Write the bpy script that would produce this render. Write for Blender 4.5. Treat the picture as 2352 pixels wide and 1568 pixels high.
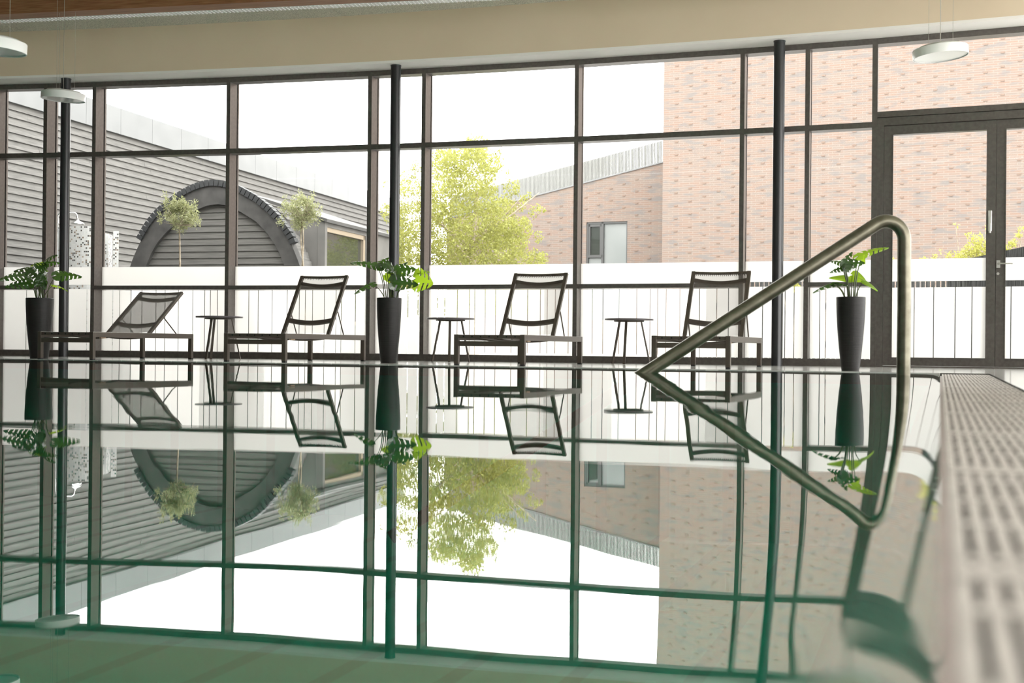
import bpy, math, random
from mathutils import Vector, Matrix, Quaternion
random.seed(7)
for o in list(bpy.data.objects): bpy.data.objects.remove(o)
SC = bpy.context.scene
COL = SC.collection

# ---------------------------------------------------------------- camera
F = 3180.0; CAMZ = 0.172
TH = math.atan(0.3094); CT, ST = math.cos(TH), math.sin(TH)
ROLL = 0.0094; PITCH = math.atan(12/F)
A = Vector((-ST, CT, 0)); R0 = Vector((CT, ST, 0)); UP = Vector((0, 0, 1))
fw = (A*math.cos(PITCH) + UP*math.sin(PITCH)).normalized()
up1 = R0.cross(fw).normalized()
rt = (R0*math.cos(ROLL) + up1*math.sin(ROLL)).normalized()
up = rt.cross(fw).normalized()
cam = bpy.data.cameras.new('camera'); camo = bpy.data.objects.new('camera', cam); COL.objects.link(camo)
camo.matrix_world = Matrix(((rt.x, up.x, -fw.x, 0), (rt.y, up.y, -fw.y, 0), (rt.z, up.z, -fw.z, CAMZ), (0, 0, 0, 1)))
cam.sensor_width = 36.0; cam.lens = F/2352*36; cam.clip_start = 0.02; cam.clip_end = 400
cam.dof.use_dof = True; cam.dof.focus_distance = 16.5; cam.dof.aperture_fstop = 3.0
SC.camera = camo

# ---------------------------------------------------------------- daylight and exposure
SC.view_settings.view_transform = 'Standard'; SC.view_settings.look = 'None'
SC.view_settings.gamma = 1; SC.view_settings.use_curve_mapping = False
SC.view_settings.exposure = 2.8
W = bpy.data.worlds.new('overcast'); SC.world = W; W.use_nodes = True
bg = W.node_tree.nodes['Background']; bg.inputs[0].default_value = (1, .985, .965, 1); bg.inputs[1].default_value = 1.22

# ---------------------------------------------------------------- pixel helpers (the survey of the place)
def Hz(px): return 796 + ROLL*(px-1176)
def ray(px, py): return (rt*((px-1176)/F) + up*((784-py)/F) + fw)
def P(px, py, d):
    r = ray(px, py); r = r*(d/r.dot(A)); return Vector((r.x, r.y, r.z+CAMZ))
def onY(px, py, Y):
    r = ray(px, py); r = r*(Y/r.y); return Vector((r.x, r.y, r.z+CAMZ))
def G(px, d):
    p = P(px, Hz(px)+547/d, d); return Vector((p.x, p.y, 0))
YT = [(-400, 203), (0, 192), (500, 180.5), (850, 164), (1200, 143), (1600, 115), (2000, 88), (2352, 60), (2700, 30)]
def lerp(T, x):
    if x <= T[0][0]: a, b = T[0], T[1]
    else:
        for a, b in zip(T, T[1:]):
            if x <= b[0]: break
    return a[1] + (b[1]-a[1])*(x-a[0])/(b[0]-a[0])
WH = 3.4
def dwall(px): return F*(WH-CAMZ)/(Hz(px)-lerp(YT, px))
WP = [P(px, 500, dwall(px)) for px in range(-400, 2701, 50)]
WX = [(p.x, p.y) for p in WP]
# quadratic fit of the gently bowed facade line
def polyfit2(pts):
    n = len(pts); S = [sum(x**k for x, _ in pts) for k in range(5)]; T = [sum(y*x**k for x, y in pts) for k in range(3)]
    M = Matrix(((S[0], S[1], S[2]), (S[1], S[2], S[3]), (S[2], S[3], S[4]))); return M.inverted() @ Vector(T)
QC = polyfit2(WX)
def Yw(x): return QC[0] + QC[1]*x + QC[2]*x*x
def onwall(px, py, off=0.0):
    Y = 14.7
    for _ in range(12):
        p = onY(px, py, Y); Y = Yw(p.x) + off
    return onY(px, py, Y)
EA, EB = G(100, 14.2), G(2165, 10.7)
def Ye(x): return EA.y + (EB.y-EA.y)*(x-EA.x)/(EB.x-EA.x)

# ---------------------------------------------------------------- materials
def mat(name, col, rough=.6, metal=0, spec=.5, **k):
    m = bpy.data.materials.new(name); m.use_nodes = True
    b = m.node_tree.nodes['Principled BSDF']
    b.inputs['Base Color'].default_value = (*col, 1); b.inputs['Roughness'].default_value = rough
    b.inputs['Metallic'].default_value = metal; b.inputs['Specular IOR Level'].default_value = spec
    return m
def N(m, t, **kw):
    n = m.node_tree.nodes.new(t)
    for k, v in kw.items(): setattr(n, k, v)
    return n
def L(m, a, b): m.node_tree.links.new(a, b)
def BS(m): return m.node_tree.nodes['Principled BSDF']
def OUT(m): return m.node_tree.nodes['Material Output']
def noisy(m, c1, c2, scale=5, stretch=(1, 1, 1), bump=0, detail=6, lo=.35, hi=.65, coord='Object'):
    tc = N(m, 'ShaderNodeTexCoord'); mp = N(m, 'ShaderNodeMapping'); mp.inputs['Scale'].default_value = stretch
    nz = N(m, 'ShaderNodeTexNoise'); nz.inputs['Scale'].default_value = scale; nz.inputs['Detail'].default_value = detail
    cr = N(m, 'ShaderNodeValToRGB'); cr.color_ramp.elements[0].position = lo; cr.color_ramp.elements[1].position = hi
    cr.color_ramp.elements[0].color = (*c1, 1); cr.color_ramp.elements[1].color = (*c2, 1)
    L(m, tc.outputs[coord], mp.inputs[0]); L(m, mp.outputs[0], nz.inputs['Vector']); L(m, nz.outputs[0], cr.inputs[0])
    L(m, cr.outputs[0], BS(m).inputs['Base Color'])
    if bump:
        bp = N(m, 'ShaderNodeBump'); bp.inputs['Strength'].default_value = bump; bp.inputs['Distance'].default_value = .01
        L(m, nz.outputs[0], bp.inputs['Height']); L(m, bp.outputs[0], BS(m).inputs['Normal'])
    return m
M = {}
M['alu'] = noisy(mat('dark_aluminium', (.05, .045, .042), .34, .7, .5), (.145, .130, .120), (.175, .158, .146), 30)
M['aluc'] = mat('lounger_aluminium', (.085, .068, .055), .4, .4)
M['column'] = mat('column_paint', (.022, .023, .025), .28)
M['fascia'] = noisy(mat('fascia_paint', (.5, .46, .36), .8), (.72, .59, .425), (.76, .63, .46), .8)
M['soffit'] = mat('soffit_paint', (.88, .85, .80), .7)
M['white'] = mat('white_enamel', (.8, .8, .78), .35)
M['darkwall'] = mat('interior_wall_dark', (.10, .09, .08), .8)
m = M['woodwool'] = noisy(mat('wood_wool_board', (.5, .5, .45), .95), (.42, .41, .34), (.86, .84, .72), 160, bump=.8, lo=.4, hi=.55, coord='Generated' if 0 else 'Object')
m = M['beam'] = noisy(mat('glulam', (.6, .38, .2), .5), (.19, .075, .026), (.32, .15, .07), 3, (1, 14, 30), lo=.3, hi=.7)
m = M['steel'] = noisy(mat('brushed_steel', (.6, .58, .54), .38, 1), (.12, .112, .084), (.17, .16, .122), 12, (1, 1, 1))
m = M['pot'] = noisy(mat('pot_resin', (.03, .026, .024), .5, 0, .35), (.008, .007, .0065), (.014, .0125, .0115), 8, (1, 1, 25), bump=.15)
M['soil'] = noisy(mat('soil', (.05, .035, .02), .95), (.03, .02, .012), (.08, .055, .035), 60)
M['tabletop'] = mat('table_laminate', (.10, .085, .09), .35)
M['chrome'] = mat('chrome', (.85, .85, .86), .12, 1)
M['satin'] = mat('satin_nickel', (.72, .71, .68), .3, 1)
M['rubber'] = mat('rubber', (.02, .02, .02), .8)
M['wire'] = mat('lamp_wire', (.35, .33, .28), .5)
M['deck'] = noisy(mat('deck_base', (.5, .5, .48), .5), (.42, .42, .40), (.55, .55, .53), 3)
# tiles for the deck
def tile_mat(name, c1, c2, grout, w, h, gap, rough=.35, offset=0, frame='XY', bias=0.):
    m = mat(name, c1, rough); tc = N(m, 'ShaderNodeTexCoord'); br = N(m, 'ShaderNodeTexBrick')
    br.offset = offset; br.inputs['Scale'].default_value = 1; br.inputs['Brick Width'].default_value = w; br.inputs['Row Height'].default_value = h
    br.inputs['Mortar Size'].default_value = gap; br.inputs['Mortar Smooth'].default_value = .1; br.inputs['Bias'].default_value = bias
    br.inputs['Color1'].default_value = (*c1, 1); br.inputs['Color2'].default_value = (*c2, 1); br.inputs['Mortar'].default_value = (*grout, 1)
    if frame == 'XY': L(m, tc.outputs['Object'], br.inputs['Vector'])
    else:
        sp = N(m, 'ShaderNodeSeparateXYZ'); cb = N(m, 'ShaderNodeCombineXYZ'); L(m, tc.outputs['Object'], sp.inputs[0])
        L(m, sp.outputs['X'], cb.inputs['X']); L(m, sp.outputs['Z'], cb.inputs['Y']); L(m, cb.outputs[0], br.inputs['Vector'])
    L(m, br.outputs['Color'], BS(m).inputs['Base Color']); return m, br
M['decktile'], _ = tile_mat('deck_tiles', (.46, .46, .45), (.52, .52, .50), (.75, .74, .72), .3, .3, .006, .13)
M['pooltile'], _ = tile_mat('pool_tiles', (.15, .92, .78), (.17, .94, .80), (.12, .72, .60), .55, 60, .05, .4)
M['curb'] = noisy(mat('overflow_curb', (.8, .8, .78), .4), (.34, .27, .25), (.40, .32, .30), 6)
M['grate'] = noisy(mat('grate_plastic', (.42, .38, .34), .45), (.29, .265, .24), (.36, .33, .30), 9)
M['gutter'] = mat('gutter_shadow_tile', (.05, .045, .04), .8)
M['paving'] = noisy(mat('outdoor_paving', (.5, .5, .48), .85), (.36, .36, .35), (.46, .455, .44), 2)
m, br = tile_mat('brick_facing', (.255, .170, .132), (.232, .186, .160), (.29, .245, .215), .26, .052, .006, .85, .37, 'XZ')
M['brick'] = m
nz = N(m, 'ShaderNodeTexNoise'); nz.inputs['Scale'].default_value = 1; nz.inputs['Detail'].default_value = 3
tc = N(m, 'ShaderNodeTexCoord'); mp = N(m, 'ShaderNodeMapping'); mp.inputs['Scale'].default_value = (2.2, 1, 9)
L(m, tc.outputs['Object'], mp.inputs[0]); L(m, mp.outputs[0], nz.inputs['Vector'])
cr = N(m, 'ShaderNodeValToRGB'); cr.color_ramp.elements[0].position = .52; cr.color_ramp.elements[1].position = .62
cr.color_ramp.elements[0].color = (0, 0, 0, 1); cr.color_ramp.elements[1].color = (.6, .6, .6, 1); L(m, nz.outputs[0], cr.inputs[0])
mx = N(m, 'ShaderNodeMixRGB'); L(m, cr.outputs[0], mx.inputs[0]); L(m, br.outputs['Color'], mx.inputs[1]); mx.inputs[2].default_value = (.17, .165, .165, 1)
L(m, mx.outputs[0], BS(m).inputs['Base Color'])
M['header'] = mat('brick_header', (.235, .165, .13), .85)
M['coping'] = noisy(mat('zinc_coping', (.55, .56, .57), .5), (.235, .24, .245), (.27, .275, .28), 2)
M['board'] = noisy(mat('weathered_board', (.25, .24, .22), .8), (.14, .134, .127), (.24, .23, .218), 3, (1, 1, 16), bump=.2, lo=.3, hi=.7)
M['boardd'] = noisy(mat('stained_board', (.2, .19, .175), .8), (.13, .124, .116), (.21, .20, .188), 3, (1, 1, 16), bump=.2, lo=.3, hi=.7)
M['arch'] = noisy(mat('arch_tar', (.10, .10, .10), .7), (.05, .048, .046), (.105, .10, .096), 4)
M['shingle'] = mat('slate_shingle', (.035, .037, .04), .6)
M['slab'] = noisy(mat('felt_grey', (.33, .32, .31), .8), (.085, .082, .08), (.11, .107, .105), 3)
M['bay'] = noisy(mat('bay_panel', (.17, .165, .16), .7), (.16, .154, .146), (.21, .20, .19), 3)
M['lightwood'] = mat('light_wood', (.42, .34, .25), .6)
M['darkglass'] = mat('window_glass_dark', (.03, .035, .03), .03, spec=1)
M['winframe'] = mat('grey_window_frame', (.09, .09, .09), .5)
M['blind'] = noisy(mat('window_blind', (.62, .64, .64), .3), (.27, .29, .285), (.33, .345, .34), 1)
M['fin'] = mat('white_fin', (.36, .36, .345), .6)
M['bark'] = noisy(mat('bark', (.3, .25, .19), .9), (.22, .18, .13), (.42, .36, .28), 20)
M['fence'] = noisy(mat('fence_slats', (.10, .10, .10), .8), (.07, .07, .07), (.2, .2, .2), 40, (1, 1, .1))
M['terracotta'] = mat('olive_pot', (.2, .2, .19), .8)
M['card'] = mat('care_tag', (.6, .42, .28), .6)
M['dark'] = mat('shadow_gap', (.01, .01, .01), .9)
# translucent leaf
def leafmat(name, c, t, fac=.4, rough=.3, var=.0):
    m = mat(name, c, rough); tr = N(m, 'ShaderNodeBsdfTranslucent'); tr.inputs[0].default_value = (*t, 1)
    mx = N(m, 'ShaderNodeMixShader'); mx.inputs[0].default_value = fac
    L(m, BS(m).outputs[0], mx.inputs[1]); L(m, tr.outputs[0], mx.inputs[2]); L(m, mx.outputs[0], OUT(m).inputs[0])
    if var:
        at = N(m, 'ShaderNodeAttribute', attribute_name='tint'); hs = N(m, 'ShaderNodeHueSaturation'); hs.inputs['Color'].default_value = (*c, 1)
        mr = N(m, 'ShaderNodeMapRange'); mr.inputs[3].default_value = 1-var; mr.inputs[4].default_value = 1+var
        L(m, at.outputs['Fac'], mr.inputs[0]); L(m, mr.outputs[0], hs.inputs['Value']); L(m, hs.outputs[0], BS(m).inputs['Base Color'])
    return m
M['monstera'] = leafmat('monstera_leaf', (.022, .05, .015), (.10, .24, .02), .25, .16)
BS(M['monstera']).inputs['Specular IOR Level'].default_value = .9
M['monsteralime'] = leafmat('monstera_leaf_backlit', (.10, .20, .02), (.42, .62, .03), .62, .3)  # light from behind is put into this brighter leaf colour
M['stem'] = leafmat('petiole', (.05, .07, .02), (.2, .3, .04), .2, .4)
M['treeleaf'] = leafmat('tree_leaf', (.24, .25, .075), (.42, .42, .11), .45, .6, .5)
M['oliveleaf'] = leafmat('olive_leaf', (.30, .31, .17), (.48, .50, .24), .35, .5, .5)
M['bushleaf'] = leafmat('bush_leaf', (.34, .34, .09), (.55, .53, .14), .45, .6, .3)
# glass, film, fabric, water
def thin_glass(name, tint=(1, 1, 1), ior=1.25, rough=0.0):
    m = bpy.data.materials.new(name); m.use_nodes = True; m.node_tree.nodes.remove(BS(m))
    t = N(m, 'ShaderNodeBsdfTransparent'); t.inputs[0].default_value = (*tint, 1)
    g = N(m, 'ShaderNodeBsdfGlossy'); g.inputs['Roughness'].default_value = rough
    fr = N(m, 'ShaderNodeFresnel'); fr.inputs[0].default_value = ior
    mx = N(m, 'ShaderNodeMixShader'); L(m, fr.outputs[0], mx.inputs[0]); L(m, t.outputs[0], mx.inputs[1]); L(m, g.outputs[0], mx.inputs[2])
    L(m, mx.outputs[0], OUT(m).inputs[0]); return m
M['glass'] = thin_glass('clear_glass', (.97, .98, .97), 1.18)
def film(name, op=.93, c=(.9, .89, .88), dc=(.75, .74, .73), tf=.75):
    m = bpy.data.materials.new(name); m.use_nodes = True; m.node_tree.nodes.remove(BS(m))
    tr = N(m, 'ShaderNodeBsdfTranslucent'); tr.inputs[0].default_value = (*c, 1)
    df = N(m, 'ShaderNodeBsdfDiffuse'); df.inputs[0].default_value = (*dc, 1)
    tp = N(m, 'ShaderNodeBsdfTransparent')
    a = N(m, 'ShaderNodeMixShader'); a.inputs[0].default_value = tf; L(m, df.outputs[0], a.inputs[1]); L(m, tr.outputs[0], a.inputs[2])
    b = N(m, 'ShaderNodeMixShader'); b.inputs[0].default_value = op; L(m, tp.outputs[0], b.inputs[1]); L(m, a.outputs[0], b.inputs[2])
    L(m, b.outputs[0], OUT(m).inputs[0]); return m
M['film'] = film('frosted_film', 1, (.84, .83, .815), (.9, .9, .9), .93)
M['mesh'] = film('sling_mesh', .42, (.30, .27, .24), (.12, .105, .095), .45)
M['meshd'] = film('sling_mesh_taut', .62, (.30, .27, .24), (.14, .125, .11), .45)
def mosaic():
    m = mat('mosaic', (.9, .9, .9), .25); uv = N(m, 'ShaderNodeUVMap')
    sc = N(m, 'ShaderNodeVectorMath', operation='SCALE'); sc.inputs['Scale'].default_value = 1/.0265; L(m, uv.outputs[0], sc.inputs[0])
    fl = N(m, 'ShaderNodeVectorMath', operation='FLOOR'); L(m, sc.outputs[0], fl.inputs[0])
    wn = N(m, 'ShaderNodeTexWhiteNoise', noise_dimensions='2D'); L(m, fl.outputs[0], wn.inputs['Vector'])
    cr = N(m, 'ShaderNodeValToRGB'); cr.color_ramp.interpolation = 'CONSTANT'; e = cr.color_ramp.elements
    e[0].position = 0; e[0].color = (.12, .115, .11, 1); e[1].position = .11; e[1].color = (.27, .2, .15, 1)
    for p, c in ((.19, (.5, .42, .34, 1)), (.24, (.86, .86, .85, 1)), (.6, (.78, .78, .78, 1)), (.8, (.88, .88, .88, 1))):
        x = e.new(p); x.color = c
    L(m, wn.outputs['Value'], cr.inputs[0])
    fr = N(m, 'ShaderNodeVectorMath', operation='FRACTION'); L(m, sc.outputs[0], fr.inputs[0]); sp = N(m, 'ShaderNodeSeparateXYZ'); L(m, fr.outputs[0], sp.inputs[0])
    ms = []
    for ax in 'XY':
        g = N(m, 'ShaderNodeMath', operation='LESS_THAN'); g.inputs[1].default_value = .16; L(m, sp.outputs[ax], g.inputs[0]); ms.append(g)
    mxm = N(m, 'ShaderNodeMath', operation='MAXIMUM'); L(m, ms[0].outputs[0], mxm.inputs[0]); L(m, ms[1].outputs[0], mxm.inputs[1])
    mx = N(m, 'ShaderNodeMixRGB'); L(m, mxm.outputs[0], mx.inputs[0]); L(m, cr.outputs[0], mx.inputs[1]); mx.inputs[2].default_value = (.8, .8, .78, 1)
    L(m, mx.outputs[0], BS(m).inputs['Base Color']); return m
M['mosaic'] = mosaic()
def water():
    m = bpy.data.materials.new('pool_water'); m.use_nodes = True; m.node_tree.nodes.remove(BS(m))
    t = N(m, 'ShaderNodeBsdfTransparent'); t.inputs[0].default_value = (.55, .95, .86, 1)
    g = N(m, 'ShaderNodeBsdfGlossy'); g.inputs['Roughness'].default_value = 0.0
    fr = N(m, 'ShaderNodeFresnel'); fr.inputs[0].default_value = 1.6
    mr = N(m, 'ShaderNodeMapRange'); mr.inputs[3].default_value = .20; L(m, fr.outputs[0], mr.inputs[0])
    mx = N(m, 'ShaderNodeMixShader'); L(m, mr.outputs[0], mx.inputs[0]); L(m, t.outputs[0], mx.inputs[1]); L(m, g.outputs[0], mx.inputs[2])
    L(m, mx.outputs[0], OUT(m).inputs[0])
    tc = N(m, 'ShaderNodeTexCoord')
    def nz(scale, st, amp):
        mp = N(m, 'ShaderNodeMapping'); mp.inputs['Scale'].default_value = st; n = N(m, 'ShaderNodeTexNoise'); n.inputs['Scale'].default_value = scale
        n.inputs['Detail'].default_value = 1.5; L(m, tc.outputs['Object'], mp.inputs[0]); L(m, mp.outputs[0], n.inputs['Vector'])
        q = N(m, 'ShaderNodeMath', operation='MULTIPLY'); q.inputs[1].default_value = amp; L(m, n.outputs[0], q.inputs[0]); return q
    a, b = nz(1.1, (1, 1, 1), .0010), nz(7, (.9, 1, 1), .00010)
    s = N(m, 'ShaderNodeMath', operation='ADD'); L(m, a.outputs[0], s.inputs[0]); L(m, b.outputs[0], s.inputs[1])
    bp = N(m, 'ShaderNodeBump'); bp.inputs['Strength'].default_value = 1; bp.inputs['Distance'].default_value = 1
    L(m, s.outputs[0], bp.inputs['Height'])
    for k in (g, fr): L(m, bp.outputs[0], k.inputs['Normal'])
    return m
M['water'] = water()

def dim(names, f):      # overcast daylight is strong: outdoor surfaces keep modest albedos
    for k in names:
        for nd in M[k].node_tree.nodes:
            if nd.type == 'BSDF_PRINCIPLED': c = nd.inputs['Base Color'].default_value; nd.inputs['Base Color'].default_value = (c[0]*f, c[1]*f, c[2]*f, 1)
            if nd.type in ('BSDF_TRANSLUCENT',): c = nd.inputs[0].default_value; nd.inputs[0].default_value = (c[0]*f, c[1]*f, c[2]*f, 1)
            if nd.type == 'HUE_SAT': c = nd.inputs['Color'].default_value; nd.inputs['Color'].default_value = (c[0]*f, c[1]*f, c[2]*f, 1)
            if nd.type == 'TEX_BRICK':
                for q in ('Color1', 'Color2', 'Mortar'): c = nd.inputs[q].default_value; nd.inputs[q].default_value = (c[0]*f, c[1]*f, c[2]*f, 1)
            if nd.type == 'MIX_RGB': c = nd.inputs[2].default_value; nd.inputs[2].default_value = (c[0]*f, c[1]*f, c[2]*f, 1)
            if nd.type == 'VALTORGB' and k not in ('brick',):
                for e_ in nd.color_ramp.elements: c = e_.color; e_.color = (c[0]*f, c[1]*f, c[2]*f, 1)
dim(['brick', 'header', 'coping', 'board', 'boardd', 'arch', 'shingle', 'slab', 'bay', 'lightwood', 'winframe', 'blind', 'fin', 'paving', 'fence', 'mosaic'], .6)
dim(['brick', 'header'], 1.15); dim(['treeleaf', 'bushleaf'], .95); dim(['oliveleaf'], .85)

# ---------------------------------------------------------------- mesh builder
class MB:
    def __init__(s): s.v = []; s.f = []; s.uv = None
    def add(s, vs, fs):
        n = len(s.v); s.v += [tuple(v) for v in vs]; s.f += [tuple(i+n for i in f) for f in fs]; return s
    def box(s, x0, x1, y0, y1, z0, z1):
        return s.add([(x0, y0, z0), (x1, y0, z0), (x1, y1, z0), (x0, y1, z0), (x0, y0, z1), (x1, y0, z1), (x1, y1, z1), (x0, y1, z1)],
                     [(3, 2, 1, 0), (4, 5, 6, 7), (0, 1, 5, 4), (1, 2, 6, 5), (2, 3, 7, 6), (3, 0, 4, 7)])
    def hexa(s, q, dv):   # quad q extruded by vector dv
        q = [Vector(a) for a in q]; dv = Vector(dv)
        return s.prism(q, dv)
    def prism(s, q, dv):
        q = [Vector(a) for a in q]; dv = Vector(dv); n = len(q)
        fs = [tuple(range(n)), tuple(range(2*n-1, n-1, -1))] + [(i, i+n, (i+1) % n+n, (i+1) % n) for i in range(n)]
        return s.add(q+[a+dv for a in q], fs)
    def bar(s, a, b, w, h, upv=(0, 0, 1)):
        a = Vector(a); b = Vector(b); t = (b-a).normalized(); sd = t.cross(Vector(upv))
        if sd.length < 1e-4: sd = t.cross(Vector((0, 1, 0)))
        sd.normalize(); u = sd.cross(t).normalized()
        c = [sd*w/2+u*h/2, -sd*w/2+u*h/2, -sd*w/2-u*h/2, sd*w/2-u*h/2]
        return s.add([a+k for k in c]+[b+k for k in c], [(0, 1, 2, 3), (7, 6, 5, 4), (0, 4, 5, 1), (1, 5, 6, 2), (2, 6, 7, 3), (3, 7, 4, 0)])
    def tube(s, pts, r, n=12, cap=True):
        pts = [Vector(p) for p in pts]; rs = r if isinstance(r, (list, tuple)) else [r]*len(pts)
        t0 = (pts[1]-pts[0]).normalized(); u = t0.orthogonal().normalized(); rings = []
        for i, p in enumerate(pts):
            t = (pts[min(i+1, len(pts)-1)]-pts[max(i-1, 0)]).normalized()
            u = (u - t*u.dot(t)).normalized(); w = t.cross(u)
            rings.append([p+(u*math.cos(a)+w*math.sin(a))*rs[i] for a in [2*math.pi*k/n for k in range(n)]])
        vs = [v for rg in rings for v in rg]; fs = []
        for i in range(len(pts)-1):
            for k in range(n): fs.append((i*n+k, i*n+(k+1) % n, (i+1)*n+(k+1) % n, (i+1)*n+k))
        if cap: fs += [tuple(range(n-1, -1, -1)), tuple(range((len(pts)-1)*n, len(pts)*n))]
        return s.add(vs, fs)
    def lathe(s, prof, c=(0, 0, 0), n=40, cap=True):
        c = Vector(c); vs = []; fs = []
        for r, z in prof: vs += [c+Vector((r*math.cos(2*math.pi*k/n), r*math.sin(2*math.pi*k/n), z)) for k in range(n)]
        for i in range(len(prof)-1):
            for k in range(n): fs.append((i*n+k, i*n+(k+1) % n, (i+1)*n+(k+1) % n, (i+1)*n+k))
        if cap: fs += [tuple(range(n-1, -1, -1)), tuple(range((len(prof)-1)*n, len(prof)*n))]
        return s.add(vs, fs)
    def build(s, name, m, parent=None, smooth=False, bevel=0, auto=None):
        me = bpy.data.meshes.new(name); me.from_pydata(s.v, [], s.f); me.materials.append(m)
        if smooth:
            for p in me.polygons: p.use_smooth = True
            try: me.set_sharp_from_angle(angle=math.radians(auto or 40))
            except Exception: pass
        o = bpy.data.objects.new(name, me); COL.objects.link(o)
        if parent: o.parent = parent
        if bevel:
            b = o.modifiers.new('bevel', 'BEVEL'); b.width = bevel; b.segments = 2; b.limit_method = 'ANGLE'
        return o
def tag(o, label=None, cat=None, group=None, kind=None):
    for k, v in (('label', label), ('category', cat), ('group', group), ('kind', kind)):
        if v: o[k] = v
    return o
def empty(name, loc=(0, 0, 0), rz=0):
    o = bpy.data.objects.new(name, None); COL.objects.link(o); o.location = loc; o.rotation_euler = (0, 0, rz); o.empty_display_size = .2; return o
def struct(o, label=None): o['kind'] = 'structure'; return tag(o, label) if label else o
def kids(o): return [c for c in bpy.data.objects if c.parent == o]
def copy_tree(o, parent=None):
    c = o.copy(); COL.objects.link(c); c.parent = parent
    for ch in kids(o): copy_tree(ch, c)
    return c

# ================================================================= ROOM
XL, XR, YB = -14.0, 6.5, -6.0
FX = [XL + (XR-XL)*i/40 for i in range(41)]
CEIL = .172 + 3.228*1.177
# deck beyond the pool and to the right
dk = MB(); n = len(FX)
def strip(mb, f0, f1, z, xs):
    vs = []; 
    for x in xs: vs += [(x, f0(x), z), (x, f1(x), z)]
    mb.add(vs, [(2*i, 2*i+2, 2*i+3, 2*i+1) for i in range(len(xs)-1)])
xs_p = [x for x in FX if x < -0.02] + [0.0]
strip(dk, Ye, lambda x: Yw(x)+.2, 0, xs_p)
GW = .36
xs_g = [0.0, GW]; strip(dk, lambda x: EB.y-.02, lambda x: Yw(x)+.2, 0, xs_g)
xs_r = [GW, 1.5, 3, 4.5, XR]; strip(dk, lambda x: YB, lambda x: Yw(x)+.2, 0, xs_r)
for i in range(len(xs_p)-1):     # upstand of the far pool edge
    a, b = xs_p[i], xs_p[i+1]; dk.add([(a, Ye(a), 0), (b, Ye(b), 0), (b, Ye(b), -.1), (a, Ye(a), -.1)], [(0, 1, 2, 3)])
struct(dk.build('floor', M['decktile']), 'pale grey square tiled pool deck')
# pool basin
PD = -1.4
bs = MB(); PXL = -13.6; PYB = -3.0
xs_b = [PXL] + [x for x in xs_p if x > PXL]
bs.add([(PXL, PYB, PD), (0, PYB, PD), (0, Ye(0), PD), (PXL, Ye(PXL), PD)], [(0, 1, 2, 3)])
bs.add([(PXL, Ye(PXL), PD), (0, Ye(0), PD), (0, Ye(0), -.1), (PXL, Ye(PXL), -.1)], [(0, 1, 2, 3)])
bs.add([(0, PYB, PD), (0, Ye(0), PD), (0, Ye(0), -.035), (0, PYB, -.035)], [(0, 1, 2, 3)])
bs.add([(PXL, PYB, PD), (PXL, Ye(PXL), PD), (PXL, Ye(PXL), 0), (PXL, PYB, 0)], [(0, 1, 2, 3)])
bs.add([(PXL, PYB, PD), (0, PYB, PD), (0, PYB, 0), (PXL, PYB, 0)], [(0, 1, 2, 3)])
struct(bs.build('pool_basin', M['pooltile']), 'green tiled basin of the swimming pool')
fl2 = MB(); fl2.box(XL, PXL, YB, Yw(XL), -.05, 0); fl2.box(PXL, 0, YB, PYB, -.05, 0); fl2.box(0, GW, YB, PYB, -.05, 0)
struct(fl2.build('floor', M['decktile']), 'pale tiled deck around the near pool side')
# water surface: level, falling over the right-hand edge towards the grate
WZ = -.006
def wz(x, y):
    a = .0115*math.exp(x/.034)
    h = .0018*math.exp(-(((x+.038)/.024)**2 + ((y-.80)/.09)**2))
    return WZ - a + h
wx = [PXL, -12, -10, -8, -6, -4, -3, -2, -1.5, -1, -.8, -.6, -.5, -.42, -.36, -.3, -.26] + [-.24+.01*i for i in range(25)]
wy = [-3, -1, 0, .2, .3, .4] + [.45+.02*i for i in range(40)] + [1.3, 1.4, 1.5, 1.7, 2, 2.4, 3, 4, 5, 6, 7, 8, 9, 10, 11]
wt = MB(); nx = len(wx)
for y in wy: wt.v += [(x, y, wz(min(x, 0), y)) for x in wx]
wt.v += [(x, Ye(x), wz(min(x, 0), 11.1)) for x in wx]
for j in range(len(wy)):
    for i in range(nx-1): a = j*nx+i; wt.f.append((a, a+1, a+1+nx, a+nx))
struct(wt.build('pool_water', M['water'], smooth=True), 'calm green mirror-like water of the swimming pool')
# curb + gutter + grate
cb = MB(); cb.prism([(-.10, PYB, -.12), (0, PYB, -.022), (0.012, PYB, -.022), (0.012, PYB, -.3), (-.10, PYB, -.3)], (0, Ye(0)-PYB, 0))
struct(cb.build('trim_1', M['curb']), 'white rounded overflow curb at the pool edge')
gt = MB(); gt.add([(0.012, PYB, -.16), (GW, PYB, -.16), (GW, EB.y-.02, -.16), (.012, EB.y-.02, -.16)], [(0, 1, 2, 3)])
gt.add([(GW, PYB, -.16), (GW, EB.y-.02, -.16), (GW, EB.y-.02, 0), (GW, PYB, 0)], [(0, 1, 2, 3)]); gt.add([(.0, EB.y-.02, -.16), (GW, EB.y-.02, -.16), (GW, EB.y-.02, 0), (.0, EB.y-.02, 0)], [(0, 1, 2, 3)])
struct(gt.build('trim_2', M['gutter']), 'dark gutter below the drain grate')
gr = MB(); y = PYB; zt = -.008
nb = 17; pit = (GW-.012)/nb
for k in range(nb):
    x0 = .012+k*pit
    gr.box(x0, x0+pit*.62, PYB, EB.y-.03, zt-.02, zt)
y = -.5
while y < EB.y-.1:
    gr.box(.012, GW-.001, y, y+.035, zt-.018, zt+.0006); 
    y += .25
y = .15
while y < EB.y-.1:
    gr.box(.012, GW-.001, y, y+.07, zt-.018, zt+.0012); y += 1.0
gr.build('drain_grate', M['grate'], bevel=0)
tag(bpy.data.objects['drain_grate'], 'long beige slotted overflow grate along the right pool edge', 'drain grate')

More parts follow.
